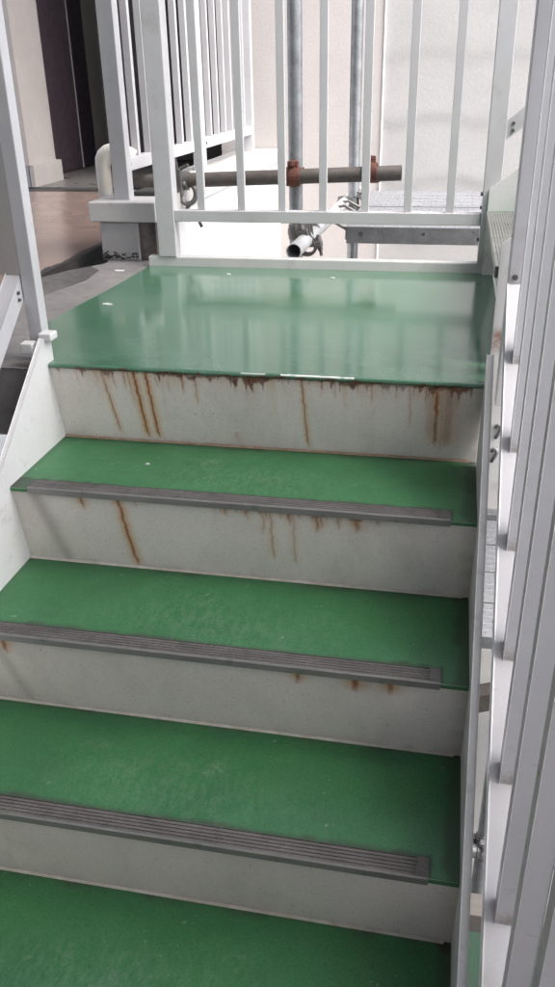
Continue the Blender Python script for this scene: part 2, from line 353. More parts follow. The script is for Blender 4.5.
# ================================================================== FLIGHT OF STEPS
flight = thing('stair_flight', 'green steel flight with rust-streaked off-white risers, in the foreground', 'stairs', (0, -0.9, -1.25))
NST = 7
def strip_profile(nrib=7):
    p = [(-.0045, -.013), (-.0045, .002)]
    y = -.0030
    for i in range(nrib):
        p += [(y, .0034), (y + .0046, .0034), (y + .0050, .0018), (y + .0064, .0018)]; y += .0068
    p += [(y, .0038), (y + .001, .0008), (-.0012, .0008), (-.0012, -.013)]
    return p
def riser_attrs(k, nx, ny):
    u = np.linspace(0, 1, nx + 1); v = np.linspace(0, 1, ny + 1); U, V = np.meshgrid(u, v)
    X = -HW + U * W; D = (1 - V) * RISE                      # D = metres below the nosing
    burn = np.zeros_like(X); rust = np.zeros_like(X); stain = np.zeros_like(X); grime = np.zeros_like(X)
    wob = (vnoise(D, cell=.018, seed=k + 3) - .5) * .006 + (vnoise(D, cell=.006, seed=k + 9) - .5) * .0022
    def run(x0, x1, d0, d1, w, s, soft=1.0):
        nonlocal rust, stain
        tt = np.clip((D - d0) / max(d1 - d0, 1e-6), 0, 1)
        xc = x0 + (x1 - x0) * tt + wob
        live = ((D >= d0) & (D <= d1)) * np.clip((d1 - D) / .02, 0, 1)
        brk = .7 + .3 * vnoise(D, cell=.012, seed=int(abs(x0) * 1000) + k)
        rust = np.maximum(rust, s * live * brk * np.exp(-((X - xc) / (w * 1.0)) ** 4))
        stain = np.maximum(stain, .75 * s * soft * live * np.exp(-((X - xc) / (w * 3.6 + .0012)) ** 2))
    if k == 1:
        edge = .0075 + .018 * vnoise(X, cell=.011, seed=1) * np.clip(vnoise(X, cell=.045, seed=2) * 1.8 - .5, 0, 1.2) + .006 * vnoise(X, cell=.0055, seed=4) ** 2 + .022 * vnoise(X, cell=.0045, seed=6) ** 9
        on = np.clip((vnoise(X, cell=.05, seed=11) - .02) * 5, .6, 1) * (X > -.355) * np.where(X < .43, 1, .0)
        on = np.where((X < -.355) & (X > -.435), np.clip((vnoise(X, cell=.012, seed=21) - .45) * 5, 0, .9), on)
        on = np.where((X > .22) & (X < .32), on * .7, on)
        burn = on * np.clip((edge + .003 - D) / .006, 0, 1) * (.75 + .25 * vnoise(X, cell=.005, seed=8)) * np.clip(.55 + .9 * vnoise(X * 1.0 + D * 3, cell=.004, seed=77), 0, 1)
        stain = np.maximum(stain, .7 * on * np.exp(-D / (.012 + .035 * vnoise(X, cell=.012, seed=14) ** 2)))
        for a in [(-.335, -.312, 0, .165, .0019, .62), (-.263, -.250, 0, .172, .0027, 1), (-.236, -.226, 0, .172, .0025, .95),
                  (.094, .104, 0, .172, .0017, .72), (.363, .366, 0, .150, .0042, .70), (.362, .366, 0, .085, .003, .9),
                  (.388, .388, 0, .15, .009, .42), (.350, .352, 0, .13, .007, .22), (.402, .402, 0, .06, .004, .3), (.33, .33, 0, .04, .002, .45), (.27, .27, 0, .035, .002, .4), (.135, .135, 0, .045, .0016, .4), (-.10, -.10, 0, .03, .0016, .4), (-.215, -.213, 0, .05, .0014, .4), (-.345, -.343, 0, .04, .0014, .4), (-.129, -.129, 0, .085, .0017, .40), (-.160, -.158, 0, .05, .0017, .35),
                  (-.188, -.188, 0, .06, .0016, .3), (.311, .314, 0, .11, .0016, .30), (-.31, -.306, 0, .06, .0016, .35), (-.275, -.27, 0, .10, .0014, .3),
                  (.02, .02, 0, .03, .0016, .4), (-.045, -.045, 0, .035, .0015, .4), (.055, .055, 0, .03, .0018, .4), (.375, .377, 0, .16, .0022, .35), (.21, .21, 0, .03, .0018, .4), (-.39, -.388, 0, .05, .0015, .25)]:
            run(*a)
        rd = np.random.default_rng(12)
        for _ in range(46):
            x_ = rd.uniform(-.36, .42); run(x_, x_ + rd.normal(0, .003), 0, .016 + .05 * rd.random() ** 2.2, rd.uniform(.0008, .0017), rd.uniform(.25, .75))
        # residue at the foot
        f = np.clip((D - (RISE - .006)) / .004, 0, 1) * vnoise(X, cell=.02, seed=31)
        rust = np.maximum(rust, f * .55 * (X < .36)); grime = np.maximum(grime, .5 * np.clip((D - (RISE - .014)) / .012, 0, 1) * vnoise(X, cell=.008, seed=5))
        run(-.05, -.05, .14, .17, .004, .25)
    elif k == 2:
        rd = np.random.default_rng(22)
        for _ in range(22):
            x_ = rd.uniform(-.05, .30); run(x_, x_, .008, .022 + .022 * rd.random() ** 2, rd.uniform(.0012, .003), rd.uniform(.3, .8))
        for a in [(-.226, -.209, .008, .178, .0029, .95), (.074, .078, .008, .13, .0020, .45), (.118, .12, .008, .14, .0022, .32), (.163, .163, .008, .055, .0028, .7),
                  (.171, .171, .008, .045, .003, .6), (.236, .237, .008, .048, .0038, .75), (.06, .061, .008, .07, .002, .4), (-.302, -.301, .008, .044, .0034, .75), (-.19, -.19, .008, .03, .0025, .4),
                  (-.02, -.02, .008, .03, .0018, .3), (.03, .03, .008, .04, .002, .35), (.205, .205, .008, .03, .002, .4)]:
            run(*a)
        d = np.clip((vnoise(X, cell=.009, seed=41) - .6) * 4, 0, 1) * np.clip((.019 - D) / .004, 0, 1) * (X > .0) * (X < .28)
        rust = np.maximum(rust, .7 * d)
        grime = np.maximum(grime, .45 * np.exp(-((X + .405 - .25 * D) / .016) ** 2))
    elif k == 3:
        for a in [(.165, .165, .008, .042, .0040, .85), (.263, .264, .008, .046, .0050, .95), (.322, .323, .008, .044, .0046, .9), (-.381, -.38, .008, .05, .004, .8)]:
            run(*a)
        grime = np.maximum(grime, .3 * np.exp(-((X + .405 - .25 * D) / .014) ** 2))
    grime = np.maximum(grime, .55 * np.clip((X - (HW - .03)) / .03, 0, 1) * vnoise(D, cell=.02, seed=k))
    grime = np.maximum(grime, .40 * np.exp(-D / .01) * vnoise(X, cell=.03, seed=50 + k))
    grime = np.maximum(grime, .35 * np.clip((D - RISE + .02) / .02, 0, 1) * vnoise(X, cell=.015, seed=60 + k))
    return dict(rust=rust, stain=stain, grime=grime, burn=burn)
STRIP = None
for k in range(1, NST + 1):
    yt, yb = -(k - 1) * GO + .0025, -(k - 1) * GO + INC
    zt, zb = -(k - 1) * RISE - .001, -k * RISE - .002
    nx, ny = ((620, 124) if k == 1 else (450, 90) if k < 4 else (60, 12))
    r = put(grid_plate('riser', (-HW, yb, zb), (HW, yb, zb), (-HW, yt, zt), nx, ny, 'riser_paint', riser_attrs(k, nx, ny)), flight)
    sol = r.modifiers.new('plate', 'SOLIDIFY'); sol.thickness = .004; sol.offset = -1
    s_ = prism([(yb - .0055, zb + .0025), (yb - .0018, zb + .0025), (yb - .0018, zb + .0065)], 'x', -HW + .002, HW - .012)
    obj('sealant_bead', s_, 'sealant_stained' if k == 1 else 'sealant', r)
    # tread: fine sheet so that grime and wear sit on it
    nx, ny = (180, 60)
    y0, y1 = -k * GO + .003, -(k - 1) * GO + INC - .001
    u = np.linspace(0, 1, nx + 1); v = np.linspace(0, 1, ny + 1); U, V = np.meshgrid(u, v); X = -HW + U * W; Y = V * (y1 - y0)
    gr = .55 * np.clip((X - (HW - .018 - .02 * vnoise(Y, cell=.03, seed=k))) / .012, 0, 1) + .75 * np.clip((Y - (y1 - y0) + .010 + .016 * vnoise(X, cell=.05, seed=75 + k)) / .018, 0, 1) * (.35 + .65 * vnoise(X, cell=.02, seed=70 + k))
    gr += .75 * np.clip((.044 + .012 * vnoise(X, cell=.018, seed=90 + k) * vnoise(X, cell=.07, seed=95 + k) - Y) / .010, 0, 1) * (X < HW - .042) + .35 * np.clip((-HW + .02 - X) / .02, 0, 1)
    sc_ = X * 0
    for kk, px_, py_, rx_, ry_, am in ((3, -.13, .126, .045, .026, .06), (3, .034, .151, .018, .034, .12), (3, -.196, .175, .05, .022, .06), (2, -.052, .163, .06, .03, .045), (1, -.09, .175, .04, .016, .08), (4, .1, .15, .08, .05, .04), (2, .2, .12, .05, .05, .035)):
        if kk == k: sc_ = np.maximum(sc_, am * np.exp(-(((X - px_) / rx_) ** 2 + ((Y - py_) / ry_) ** 2)) * (.25 + 1.1 * vnoise(X * .8 + Y * 1.7, cell=.006, seed=200 + k) * vnoise(X - Y, cell=.009, seed=201)))
    sc_ = np.maximum(sc_, .035 * np.exp(-((X + .03 * k - .05) / .24) ** 2) * np.exp(-((Y - .10) / .07) ** 2))
    dots = np.random.default_rng(k).random(X.shape); sc_ = np.maximum(sc_, .16 * (dots > .9985)); gr = np.maximum(gr, .4 * (dots < .0015))
    td = grid_plate('tread', (-HW, y0, -k * RISE), (HW, y0, -k * RISE), (-HW, y1, -k * RISE), nx, ny, 'green_tread', dict(grime=gr, pale_mark=sc_, rust=X * 0))
    sol = td.modifiers.new('plate', 'SOLIDIFY'); sol.thickness = .005; sol.offset = -1
    put(td, flight)
    lip = prism([(y0 + .001, -k * RISE - .0002), (y0 - .0022, -k * RISE - .0022), (y0 - .003, -k * RISE - .0075), (y0 + .001, -k * RISE - .0075)], 'x', -HW + .001, HW - .001)
    obj('tread_lip', lip, 'green_tread', td)
    if STRIP is None:
        pr = [(a, b) for a, b in strip_profile(5)]
        bm = prism(pr[1:-2] + [pr[-2]], 'x', -.411, .385)
        STRIP = bpy.data.meshes.new('nosing_strip'); bmesh.ops.recalc_face_normals(bm, faces=bm.faces); bm.to_mesh(STRIP); bm.free(); STRIP.materials.append(M['strip_vinyl'])
        bm = prism([(-.0062, -.0095), (-.0062, .0022), (-.0038, .0046), (-.0036, .0010), (-.0046, .0006), (-.0046, -.0095)], 'x', -.411, .4035)
        LIP = bpy.data.meshes.new('strip_trim'); bmesh.ops.recalc_face_normals(bm, faces=bm.faces); bm.to_mesh(LIP); bm.free(); LIP.materials.append(M['strip_metal'])
    ns = bpy.data.objects.new('nosing_strip', STRIP); COL.objects.link(ns); ns.location = (0, -k * GO + .003, -k * RISE + .0005); ns.parent = td
    if k == 1:
        PATCH = bpy.data.meshes.new('strip_end'); bm = bx(.3853, .4035, -.0036, .0330, .0009, .0031); bmesh.ops.recalc_face_normals(bm, faces=bm.faces); bm.to_mesh(PATCH); bm.free(); PATCH.materials.append(M['strip_vinyl'])
    ne = bpy.data.objects.new('strip_end', PATCH); COL.objects.link(ne); ne.location = (0, -k * GO + .003, -k * RISE + .0005); ne.parent = td
    nl = bpy.data.objects.new('strip_trim', LIP); COL.objects.link(nl); nl.location = (0, -k * GO + .003, -k * RISE + .0005); nl.parent = td
# stringers
def stringer(x0, x1, ytop):
    up = .056; dn = .27; yb = -NST * GO - .05
    p = [(ytop, up), (0.0, up), (yb, yb * SL + up), (yb, yb * SL - dn + .1), (-.05, -dn), (ytop, -dn)]
    return prism(p, 'x', x0, x1)
sl_ = put(obj('stringer', stringer(-HW - .011, -HW, .028), 'stair_coat_white', bevel=.0015), flight); sl_['label'] = 'bright off-white left side plate of the flight'
sr_ = put(obj('stringer', stringer(HW, HW + .013, .010), 'stair_coat_white', bevel=.0015), flight); sr_['label'] = 'off-white right side plate of the flight'
cb = bmesh.new(); box(cb, -.463, -.434, -.002, .032, .048, .064); 
put(obj('end_clip', cb, 'stair_coat_white', bevel=.003), flight)
cb = bx(-.500, -.472, -.016, .010, .022, .046); put(obj('end_clip', cb, 'stair_coat_white', bevel=.003), flight)

# ================================================================== LANDING
landing = thing('stair_landing', 'glossy green landing at the head of the steps, mirroring the guardrail', 'landing', (0, .5, 0))
poly = [(-HW + .001, .004), (HW - .001, .004), (HW + .012, .13), (.494, .14), (.494, 1.0), (-.567, 1.0), (-.570, .89), (-.577, .65), (-.590, .46), (-.596, .32), (-.588, .24), (-.555, .16), (-.51, .07), (-.47, .036), (-HW + .001, .03)]
dk = obj('deck', prism(poly, 'z', -.010, 0.0), 'green_landing'); put(dk, landing)
# rolled front edge with blistered paint
nx, ny = 600, 8
u = np.linspace(0, 1, nx + 1); v = np.linspace(0, 1, ny + 1); U, V = np.meshgrid(u, v); X = -HW + .001 + U * (W - .002)
prof = [(.0045, .0002), (.002, -.0002), (.0, -.0012), (-.0012, -.003), (-.0016, -.005), (-.0014, -.0075), (-.0004, -.009), (.001, -.0098), (.004, -.010)]
rs = np.clip((vnoise(X, cell=.035, seed=101) - .12) * 4, 0, 1) * np.clip(vnoise(X, cell=.006, seed=102) * 3, 0, 1) * np.clip((V - .22 - .42 * vnoise(X, cell=.012, seed=103)) * 6, 0, 1)
rs *= (X > -.40) * (X < .43)
ch = ((X > .052) & (X < .200)) * (np.abs(V - .14) < .10 + .10 * vnoise(X, cell=.02, seed=120)) * np.clip(vnoise(X, cell=.008, seed=121) * 2.2, .25, .9)  # broken white line along the front edge
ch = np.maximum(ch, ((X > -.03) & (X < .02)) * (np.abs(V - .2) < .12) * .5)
co = np.zeros((ny + 1, nx + 1, 3)); co[..., 0] = X
for j in range(ny + 1): co[j, :, 1] = prof[j][0] - .0012 * vnoise(X[j], cell=.03, seed=104); co[j, :, 2] = prof[j][1]
i = np.arange(nx * ny); a = (i // nx) * (nx + 1) + i % nx
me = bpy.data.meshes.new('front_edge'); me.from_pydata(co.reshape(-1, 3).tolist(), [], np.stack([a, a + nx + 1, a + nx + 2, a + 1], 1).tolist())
for kname, f in (('rust', rs * .95), ('pale_mark', ch), ('grime', X * 0)):
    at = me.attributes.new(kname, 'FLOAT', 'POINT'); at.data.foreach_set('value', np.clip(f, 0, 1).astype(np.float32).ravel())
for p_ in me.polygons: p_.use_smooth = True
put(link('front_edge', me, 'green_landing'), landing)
put(obj('kerb', bx(-.572, .494, 1.001, 1.035, -.02, .029), 'white_paint', bevel=.003), landing)['label'] = 'low off-white upstand along the back of the landing'
ro = [(-.585, 1.0, .004)]

# ================================================================== NEXT FLIGHT (turns right, towards +X)
nf = thing('upper_stair_flight', 'short flight rising right from the landing, glimpsed between the two white posts', 'stairs', (.9, .55, 0.0))
NX0, NY0, NY1 = .467, .142, .978
for j in range(1, 6):
    xn = NX0 + (j - 1) * GO; z = j * RISE
    rz = prism([(xn + INC, z - RISE + .001), (xn + INC + .004, z - RISE + .001), (xn + .0065, z - .0045), (xn + .0025, z - .0045)], 'y', NY0, NY1)
    put(obj('riser', rz, 'stair_coat_white'), nf)
    tr = obj('tread', bx(xn, xn + GO + INC, NY0, NY1, z - .004, z), 'green_tread'); put(tr, nf)
    p2 = [(xn - .003 + a, z + .0005 + b) for a, b in strip_profile(13)]
    s2 = obj('nosing_strip', prism(p2, 'y', NY0 + .05, NY1 - .035), 'strip_metal', tr)
    bm = bx(xn - .0085, xn + .030, NY0 + .04, NY0 + .0495, z - .016, z + .006)
    obj('strip_end_cap', bm, 'bolt_steel', tr)
def nstr(y0, y1, x_end=1.7, up=.060, dn=.20):
    zz = lambda x, d: RISE + (x - NX0) * SL + d
    return prism([(.4645, -dn - .055), (.52, -dn - .055), (x_end, zz(x_end, -.28)), (x_end, zz(x_end, up)), (.4645, zz(.4645, up)), ], 'y', y0, y1)
put(obj('stringer', nstr(.979, .991), 'stair_coat_white', bevel=.0012), nf)
put(obj('stringer', nstr(.128, .141), 'stringer_end', bevel=.0012), nf)
for z_, xo in ((-.150, .4945), (-.205, .4915)):
    b_ = bmesh.new(); sweep(b_, [(xo - .006, .124, z_ + .012), (xo - .003, .124, z_ + .018), (xo + .003, .124, z_ + .018), (xo + .006, .124, z_ + .010), (xo + .002, .124, z_), (xo - .004, .124, z_ - .012)], .0035, 8)
    put(obj('cable_hook', b_, 'galv', smooth=True), nf)

# ================================================================== RAILINGS
def bolt(name, c, axis, root, r=.0055, t=.004):
    d = Vector(axis); bm = bmesh.new(); cyl(bm, Vector(c) - d * .002, Vector(c) + d * t, r, 6)
    return put(obj(name, bm, 'bolt_steel'), root)
def sloped_bar(x0, x1, ya, yb, rel0, rel1):
    return prism([(ya, ya * SL + rel0), (yb, yb * SL + rel0), (yb, yb * SL + rel1), (ya, ya * SL + rel1)], 'x', x0, x1)
RT, RB = .148, .106
# right side of the flight
rr = thing('stair_railing', 'white steel railing with close square bars along the right of the steps', 'railing', (.5, -.6, -.3))
put(obj('bottom_rail', sloped_bar(.476, .530, -2.0, .045, RB, RT), 'white_paint_rail', bevel=.0025), rr)
put(obj('handrail', sloped_bar(.490, .535, -2.0, .16, .95, .99), 'white_paint_rail', bevel=.006), rr)
put(obj('post', bx(.4775, .520, .0475, .088, -.06, 1.12), 'white_paint_rail', bevel=.002), rr)['label'] = 'white top post of the right railing'
bolt('bolt', (.4895, .0475, .194), (0, -1, 0), rr)
bal = bmesh.new(); prism([(-.011, -.011 * SL - .002), (.011, .011 * SL - .002), (.011, .82), (-.011, .82)], 'x', -.0135, .0135, bal)
bo = obj('baluster', bal, 'baluster_paint', bevel=.0012); BAL = bo.data
y = -.086; first = True
while y > -1.95:
    loc = (.5035, y, y * SL + RT - .001)
    if first: bo.location = loc; put(bo, rr); first = False
    else: share('baluster', BAL, rr, loc)
    y -= .1405
# left side of the flight
rl = thing('stair_railing', 'white post and sloping rail at the left edge of the steps', 'railing', (-.5, -.6, -.3))
put(obj('post', bx(-.4985, -.468, .030, .062, .020, 1.05), 'white_paint_rail', bevel=.002), rl)
put(obj('bottom_rail', sloped_bar(-.534, -.5005, -2.0, .034, .103, .150), 'white_paint_rail', bevel=.002), rl)
put(obj('handrail', sloped_bar(-.535, -.49, -2.0, .06, .95, .99), 'white_paint_rail', bevel=.006), rl)
for dz in (.0, -.014): bolt('bolt', (-.5005, .012, .012 * SL + .135 + dz), (1, 0, 0), rl, r=.004)
for q in range(13):
    share('baluster', BAL, rl, (-.518, -.15 - q * .1405, (-.15 - q * .1405) * SL + .149))
# guardrail across the back of the landing
gr_ = thing('landing_guardrail', 'white upright-bar guardrail across the back of the green landing', 'railing', (0, 1.0, .03))
put(obj('post', bx(-.533, -.476, .995, 1.045, .0295, 1.12), 'white_paint_rail', bevel=.002), gr_)
put(obj('post', bx(.447, .4945, .993, 1.04, .0295, 1.12), 'white_paint_rail', bevel=.002), gr_)
put(obj('bottom_rail', bx(-.4755, .4465, 1.000, 1.036, .135, .169), 'white_paint_rail', bevel=.002), gr_)
put(obj('top_rail', bx(-.4755, .4465, .998, 1.038, 1.07, 1.11), 'white_paint_rail', bevel=.003), gr_)
gb = bx(-.0115, .0115, -.008, .008, 0, .902); g0 = obj('baluster', gb, 'white_paint_rail', bevel=.0012)
for n_, xx in enumerate((-.391, -.2645, -.139, -.015, .1105, .2355, .357)):
    l_ = (xx, 1.018, .1685)
    if n_ == 0: g0.location = l_; put(g0, gr_)
    else: share('baluster', g0.data, gr_, l_)
for z_ in (.222, .095): bolt('bolt', (.447, 1.01, z_), (-1, 0, 0), gr_, r=.006, t=.006)
bolt('bolt', (.447, 1.01, .185), (-1, 0, 0), gr_, r=.005, t=.005)
# railing of the flight that rises to the right
ru_ = thing('upper_stair_railing', 'sloping white rail bolted behind the right rear post, rising to the right', 'railing', (1.1, 1.0, .3))
def xbar(y0, y1, xa, xb, r0, r1):
    f = lambda x: RISE + (x - NX0) * SL
    return prism([(xa, f(xa) + r0), (xb, f(xb) + r0), (xb, f(xb) + r1), (xa, f(xa) + r1)], 'y', y0, y1)
br_ = put(obj('bottom_rail', xbar(.998, 1.03, .496, 1.7, .165, .212), 'white_paint_rail', bevel=.002), ru_)
put(obj('handrail', xbar(.995, 1.035, .496, 1.7, .95, .99), 'white_paint_rail', bevel=.004), ru_)
for dz in (.0, .018): bolt('bolt', (.512, .998, RISE + .045 * SL + .175 + dz), (0, -1, 0), ru_, r=.005)
for q in range(8):
    xx = .66 + q * .13
    share('baluster', g0.data, ru_, (xx, 1.014, RISE + (xx - NX0) * SL + .20))

# ================================================================== PARAPET AND CORRIDOR RAILING
par = thing('parapet_wall', 'low white parapet wall with grey coping and a stained concrete end', 'parapet', (-.67, 1.1, -3.0))
put(obj('wall', bx(-.765, -.578, 1.135, 3.2, -3.0, .118), 'parapet_white'), par)
put(obj('end_block', bx(-.767, -.636, 1.100, 1.134, -.006, .1155), 'block_concrete', bevel=.003), par)['label'] = 'grey concrete end of the parapet with a dirty foot'
put(obj('weathered_end', bx(-.6355, -.5775, 1.108, 1.134, -.01, .1165), 'weathered'), par)['label'] = 'dark weathered strip beside the concrete end'
put(obj('coping', bx(-.792, -.566, 1.082, 3.19, .118, .180), 'coping', bevel=.004), par)
db = bmesh.new()
for q in range(60):
    xx = random.uniform(-.765, -.642); zz = random.uniform(-.004, .006) + .016 * random.random() ** 3; s = random.uniform(.0012, .0042)
    box(db, xx - s * 1.3, xx + s, 1.0985, 1.1002, zz, zz + s * 1.3)
d_ = put(obj('dirt_crust', db, 'gutter_grime'), par); d_['kind'] = 'stuff'
cr = thing('corridor_railing', 'white railing with close upright bars on the parapet coping, behind the landing', 'railing', (-.69, 2.1, .18))
for yy, w_ in ((1.14, .052), (2.06, .046), (2.985, .046)):
    put(obj('post', bx(-.722, -.722 + w_, yy, yy + .045, .1795, 1.25), 'white_paint_rail', bevel=.002), cr)
for ya, yb in ((1.1855, 2.0595), (2.1065, 2.9845)):
    put(obj('bottom_rail', bx(-.712, -.680, ya, yb, .262, .302), 'white_paint_rail', bevel=.002), cr)
    put(obj('top_rail', bx(-.712, -.680, ya, yb, 1.18, 1.22), 'white_paint_rail', bevel=.002), cr)
    bolt('bolt', (-.680, ya + .012, .283), (1, 0, 0), cr, r=.006)
cbm = bx(-.012, .012, -.011, .011, 0, .88); c0 = obj('baluster', cbm, 'white_paint_rail', bevel=.0012); n_ = 0
for s_ in (1.31, 2.235):
    for q in range(6):
        l_ = (-.696, s_ + q * .125, .301)
        if n_ == 0: c0.location = l_; put(c0, cr)
        else: share('baluster', c0.data, cr, l_)
        n_ += 1

# ================================================================== BUILDING BEHIND
fw = thing('building_wall', 'pale textured rendered wall behind the scaffold poles, wavy relief on the right', 'wall', (1.5, 3.3, -3.0))
put(obj('plain_render', bx(-.90, -.035, 3.20, 3.40, -3.0, 3.4), 'wall_cream'), fw)['label'] = 'plain cream rendered strip left of the upright joint'
nx, nz = 260, 300
xs = np.linspace(-.027, 3.2, nx + 1); zs = np.linspace(-3.0, 3.4, nz + 1); X, Z = np.meshgrid(xs, zs)
def wav(X, Z):
    per = .30
    ph = (Z + .035 * np.sin(X * 3.1 + Z * 1.3) + .02 * np.sin(X * 7.7 + 1.7 + Z * 2.0) + .012 * np.sin(X * 15 + Z * 4)) / per
    f = ph - np.floor(ph)
    amp = .45 + .55 * np.clip(np.sin(X * 2.3 + np.floor(ph) * 2.1) * .5 + .6, 0, 1)
    return .0065 * amp * np.where(f < .18, f / .18, (1 - f) / .82)
Yw = 3.208 - wav(X, Z)
co = np.stack([X, Yw, Z], -1).reshape(-1, 3); i = np.arange(nx * nz); a = (i // nx) * (nx + 1) + i % nx
me = bpy.data.meshes.new('wavy_render'); me.from_pydata(co.tolist(), [], np.stack([a, a + 1, a + nx + 2, a + nx + 1], 1).tolist())
for p_ in me.polygons: p_.use_smooth = True
wv = put(link('wavy_render', me, 'wall_white'), fw); wv['label'] = 'off-white render combed in gentle waves'
put(obj('wall_core', bx(-.033, 3.2, 3.23, 3.40, -3.0, 3.4), 'wall_cream'), fw)
put(obj('joint_bead', bx(-.0345, -.0275, 3.19, 3.225, -3.0, 3.4), 'parapet_white'), fw)
eb = thing('entrance_walls', 'beige pilaster and dim recessed entrance walls beyond the brown floor', 'wall', (-2.2, 3.5, 0))
put(obj('pilaster', bx(-3.2, -1.985, 2.96, 3.30, .0, 2.55), 'wall_beige'), eb)
put(obj('pilaster_trim', bx(-1.9845, -1.93, 2.962, 3.30, .0, 2.55), 'wall_trim'), eb)
sk = obj('skirting', bx(-3.2, -1.925, 2.945, 2.9595, .004, .115), 'skirting'); put(sk, eb)
put(obj('skirting', bx(-1.9295, -1.900, 2.945, 3.31, .004, .115), 'wall_trim'), eb)
put(obj('side_wall', bx(-3.2, -2.09, 3.30, 4.6, .0, 2.55), 'wall_greygreen'), eb)
put(obj('back_wall', bx(-2.09, -.66, 4.50, 4.6, .0, 2.55), 'wall_greygreen'), eb)
put(obj('right_wall', bx(-.90, -.66, 3.4, 4.50, .0, 2.55), 'wall_greygreen'), eb)
dr = thing('entrance_door', 'dark purple door with a pale edge line, beside the beige pilaster', 'door', (-2.06, 3.7, 0))
put(obj('leaf', bx(-2.0895, -2.050, 3.33, 3.955, .010, 2.1), 'door_purple', bevel=.002), dr)
put(obj('edge_strip', bx(-2.0895, -2.046, 3.957, 3.966, .010, 2.1), 'wall_trim'), dr)
put(obj('side_panel', bx(-2.0895, -2.052, 3.968, 4.20, .010, 2.1), 'door_dark', bevel=.002), dr)
gd = thing('grey_door', 'grey inner door with a small handle, between the purple door and white railing', 'door', (-1.7, 4.49, 0))
put(obj('leaf', bx(-1.93, -1.10, 4.462, 4.4995, .010, 2.1), 'door_grey', bevel=.002), gd)
put(obj('frame', bx(-1.965, -1.935, 4.455, 4.4995, .010, 2.13), 'door_dark'), gd)
hb = bmesh.new(); cyl(hb, (-1.875, 4.44, .50), (-1.875, 4.44, .60), .008, 8); cyl(hb, (-1.875, 4.44, .51), (-1.875, 4.463, .51), .006, 8); cyl(hb, (-1.875, 4.44, .59), (-1.875, 4.463, .59), .006, 8)
put(obj('handle', hb, 'bolt_steel'), gd)
tag(obj('partition_panel', bx(-2.2, -.907, .812, .842, -.004, 2.2), 'panel_grey', bevel=.002), 'plain grey-beige standing panel behind the left post', 'panel')
tag(obj('metal_side_panel', bx(-.80, -.775, -2.6, .20, -3.0, -.10), 'panel_metal', bevel=.003), 'dark grey metal sheet low at the far left, outside the steps', 'panel')

# ================================================================== SCAFFOLD
R0 = .0243
def tube(label, p0, p1, mat, group='scaffold tubes behind the guardrail', name='scaffold_tube'):
    bm = bmesh.new(); hollow(bm, p0, p1, R0, R0 - .0025)
    return tag(obj(name, bm, mat, smooth=False), label, 'scaffold pole', group)
V1 = (-.176, 1.455); V2 = (-.058, 2.20)
tube('nearer upright steel tube, left of the two, with a rusty clamp', (*V1, -3.0), (*V1, 3.0), 'galv', name='scaffold_standard')
tube('farther and thinner-looking upright steel tube, right of the two', (*V2, -3.0), (*V2, 3.0), 'galv', name='scaffold_standard')
HZ = .229; HY = V1[1] - 2 * R0 - .002
tube('stained level steel tube crossing behind the guardrail bars above the white parapet', (-.76, HY, .2045), (.190, HY, .238), 'galv_old', name='scaffold_ledger')
TX = -.118; TZ = .036
tube('short pale steel tube pointing at the camera, open end beneath the guardrail', (TX, 1.085, TZ), (TX + .03, 2.62, TZ), 'galv_pale', name='scaffold_transom')
for o_ in bpy.data.objects:
    if o_.name.startswith('scaffold_'):
        for p_ in o_.data.polygons: p_.use_smooth = len(p_.vertices) == 4 and True
        o_.data.set_sharp_from_angle(angle=.7)
def clamp(label, c, axA, axB, mat, group='scaffold clamps'):
    """right-angle coupler: two split collars back to back with flange bolts and nuts. axA/axB tube axes, c = midpoint between tubes"""
    c = Vector(c); A = Vector(axA).normalized(); B = Vector(axB).normalized(); N = A.cross(B).normalized()
    rt = thing('scaffold_clamp', label, 'clamp', c, group)
    for ax, s in ((A, 1), (B, -1)):
        cc = c + N * s * (R0 + .001); bm = bmesh.new()
        hollow(bm, cc - ax * .024, cc + ax * .024, R0 + .0065, R0 + .0004, 20)
        hollow(bm, cc - ax * .010, cc + ax * .010, R0 + .0095, R0 + .0060, 20)
        put(obj('collar', bm, mat), rt)
        side = ax.cross(N).normalized(); bm = bmesh.new()
        f0 = cc + side * (R0 + .004)
        e = ax * .018; w = N * .012; g_ = side * .022
        vs = [f0 + a * e + b * w + k_ * g_ for a in (-1, 1) for b in (-1, 1) for k_ in (0, 1)]
        vv = [bm.verts.new(p) for p in vs]
        for f in ((0, 1, 3, 2), (4, 6, 7, 5), (0, 4, 5, 1), (2, 3, 7, 6), (0, 2, 6, 4), (1, 5, 7, 3)): bm.faces.new([vv[i_] for i_ in f])
        put(obj('flange', bm, mat, bevel=.003), rt)
        bm = bmesh.new(); m0 = f0 + side * .013
        cyl(bm, m0 - N * .040, m0 + N * .030, .0058, 8); cyl(bm, m0 + N * .012, m0 + N * .024, .011, 6); cyl(bm, m0 - N * .022, m0 - N * .012, .010, 6)
        put(obj('clamp_bolt', bm, mat), rt)
    return rt
zc = .2045 + (.238 - .2045) * ((V1[0] + .76) / .95)
clamp('rust-red clamp where the level tube crosses the nearer upright tube', (V1[0], V1[1] - R0 - .001, zc), (0, 0, 1), (1, 0, 0), 'clamp_rust')
clamp('grey steel clamp holding the tube that points at the camera to the nearer upright', (TX - .029, V1[1], TZ), (0, 1, 0), (0, 0, 1), 'clamp_steel')
clamp('grey clamp low behind the guardrail joining the farther upright', (V2[0] - .012, V2[1], TZ + .0), (0, 0, 1), (0, 1, 0), 'clamp_steel')
clamp('grey steel clamp at the deck corner beside the open tube end', (TX + .004, 1.30, TZ + .004), (1, 0, .2), (0, 1, 0), 'clamp_steel')
xq = .085; zq = .2045 + (.238 - .2045) * ((xq + .76) / .95)
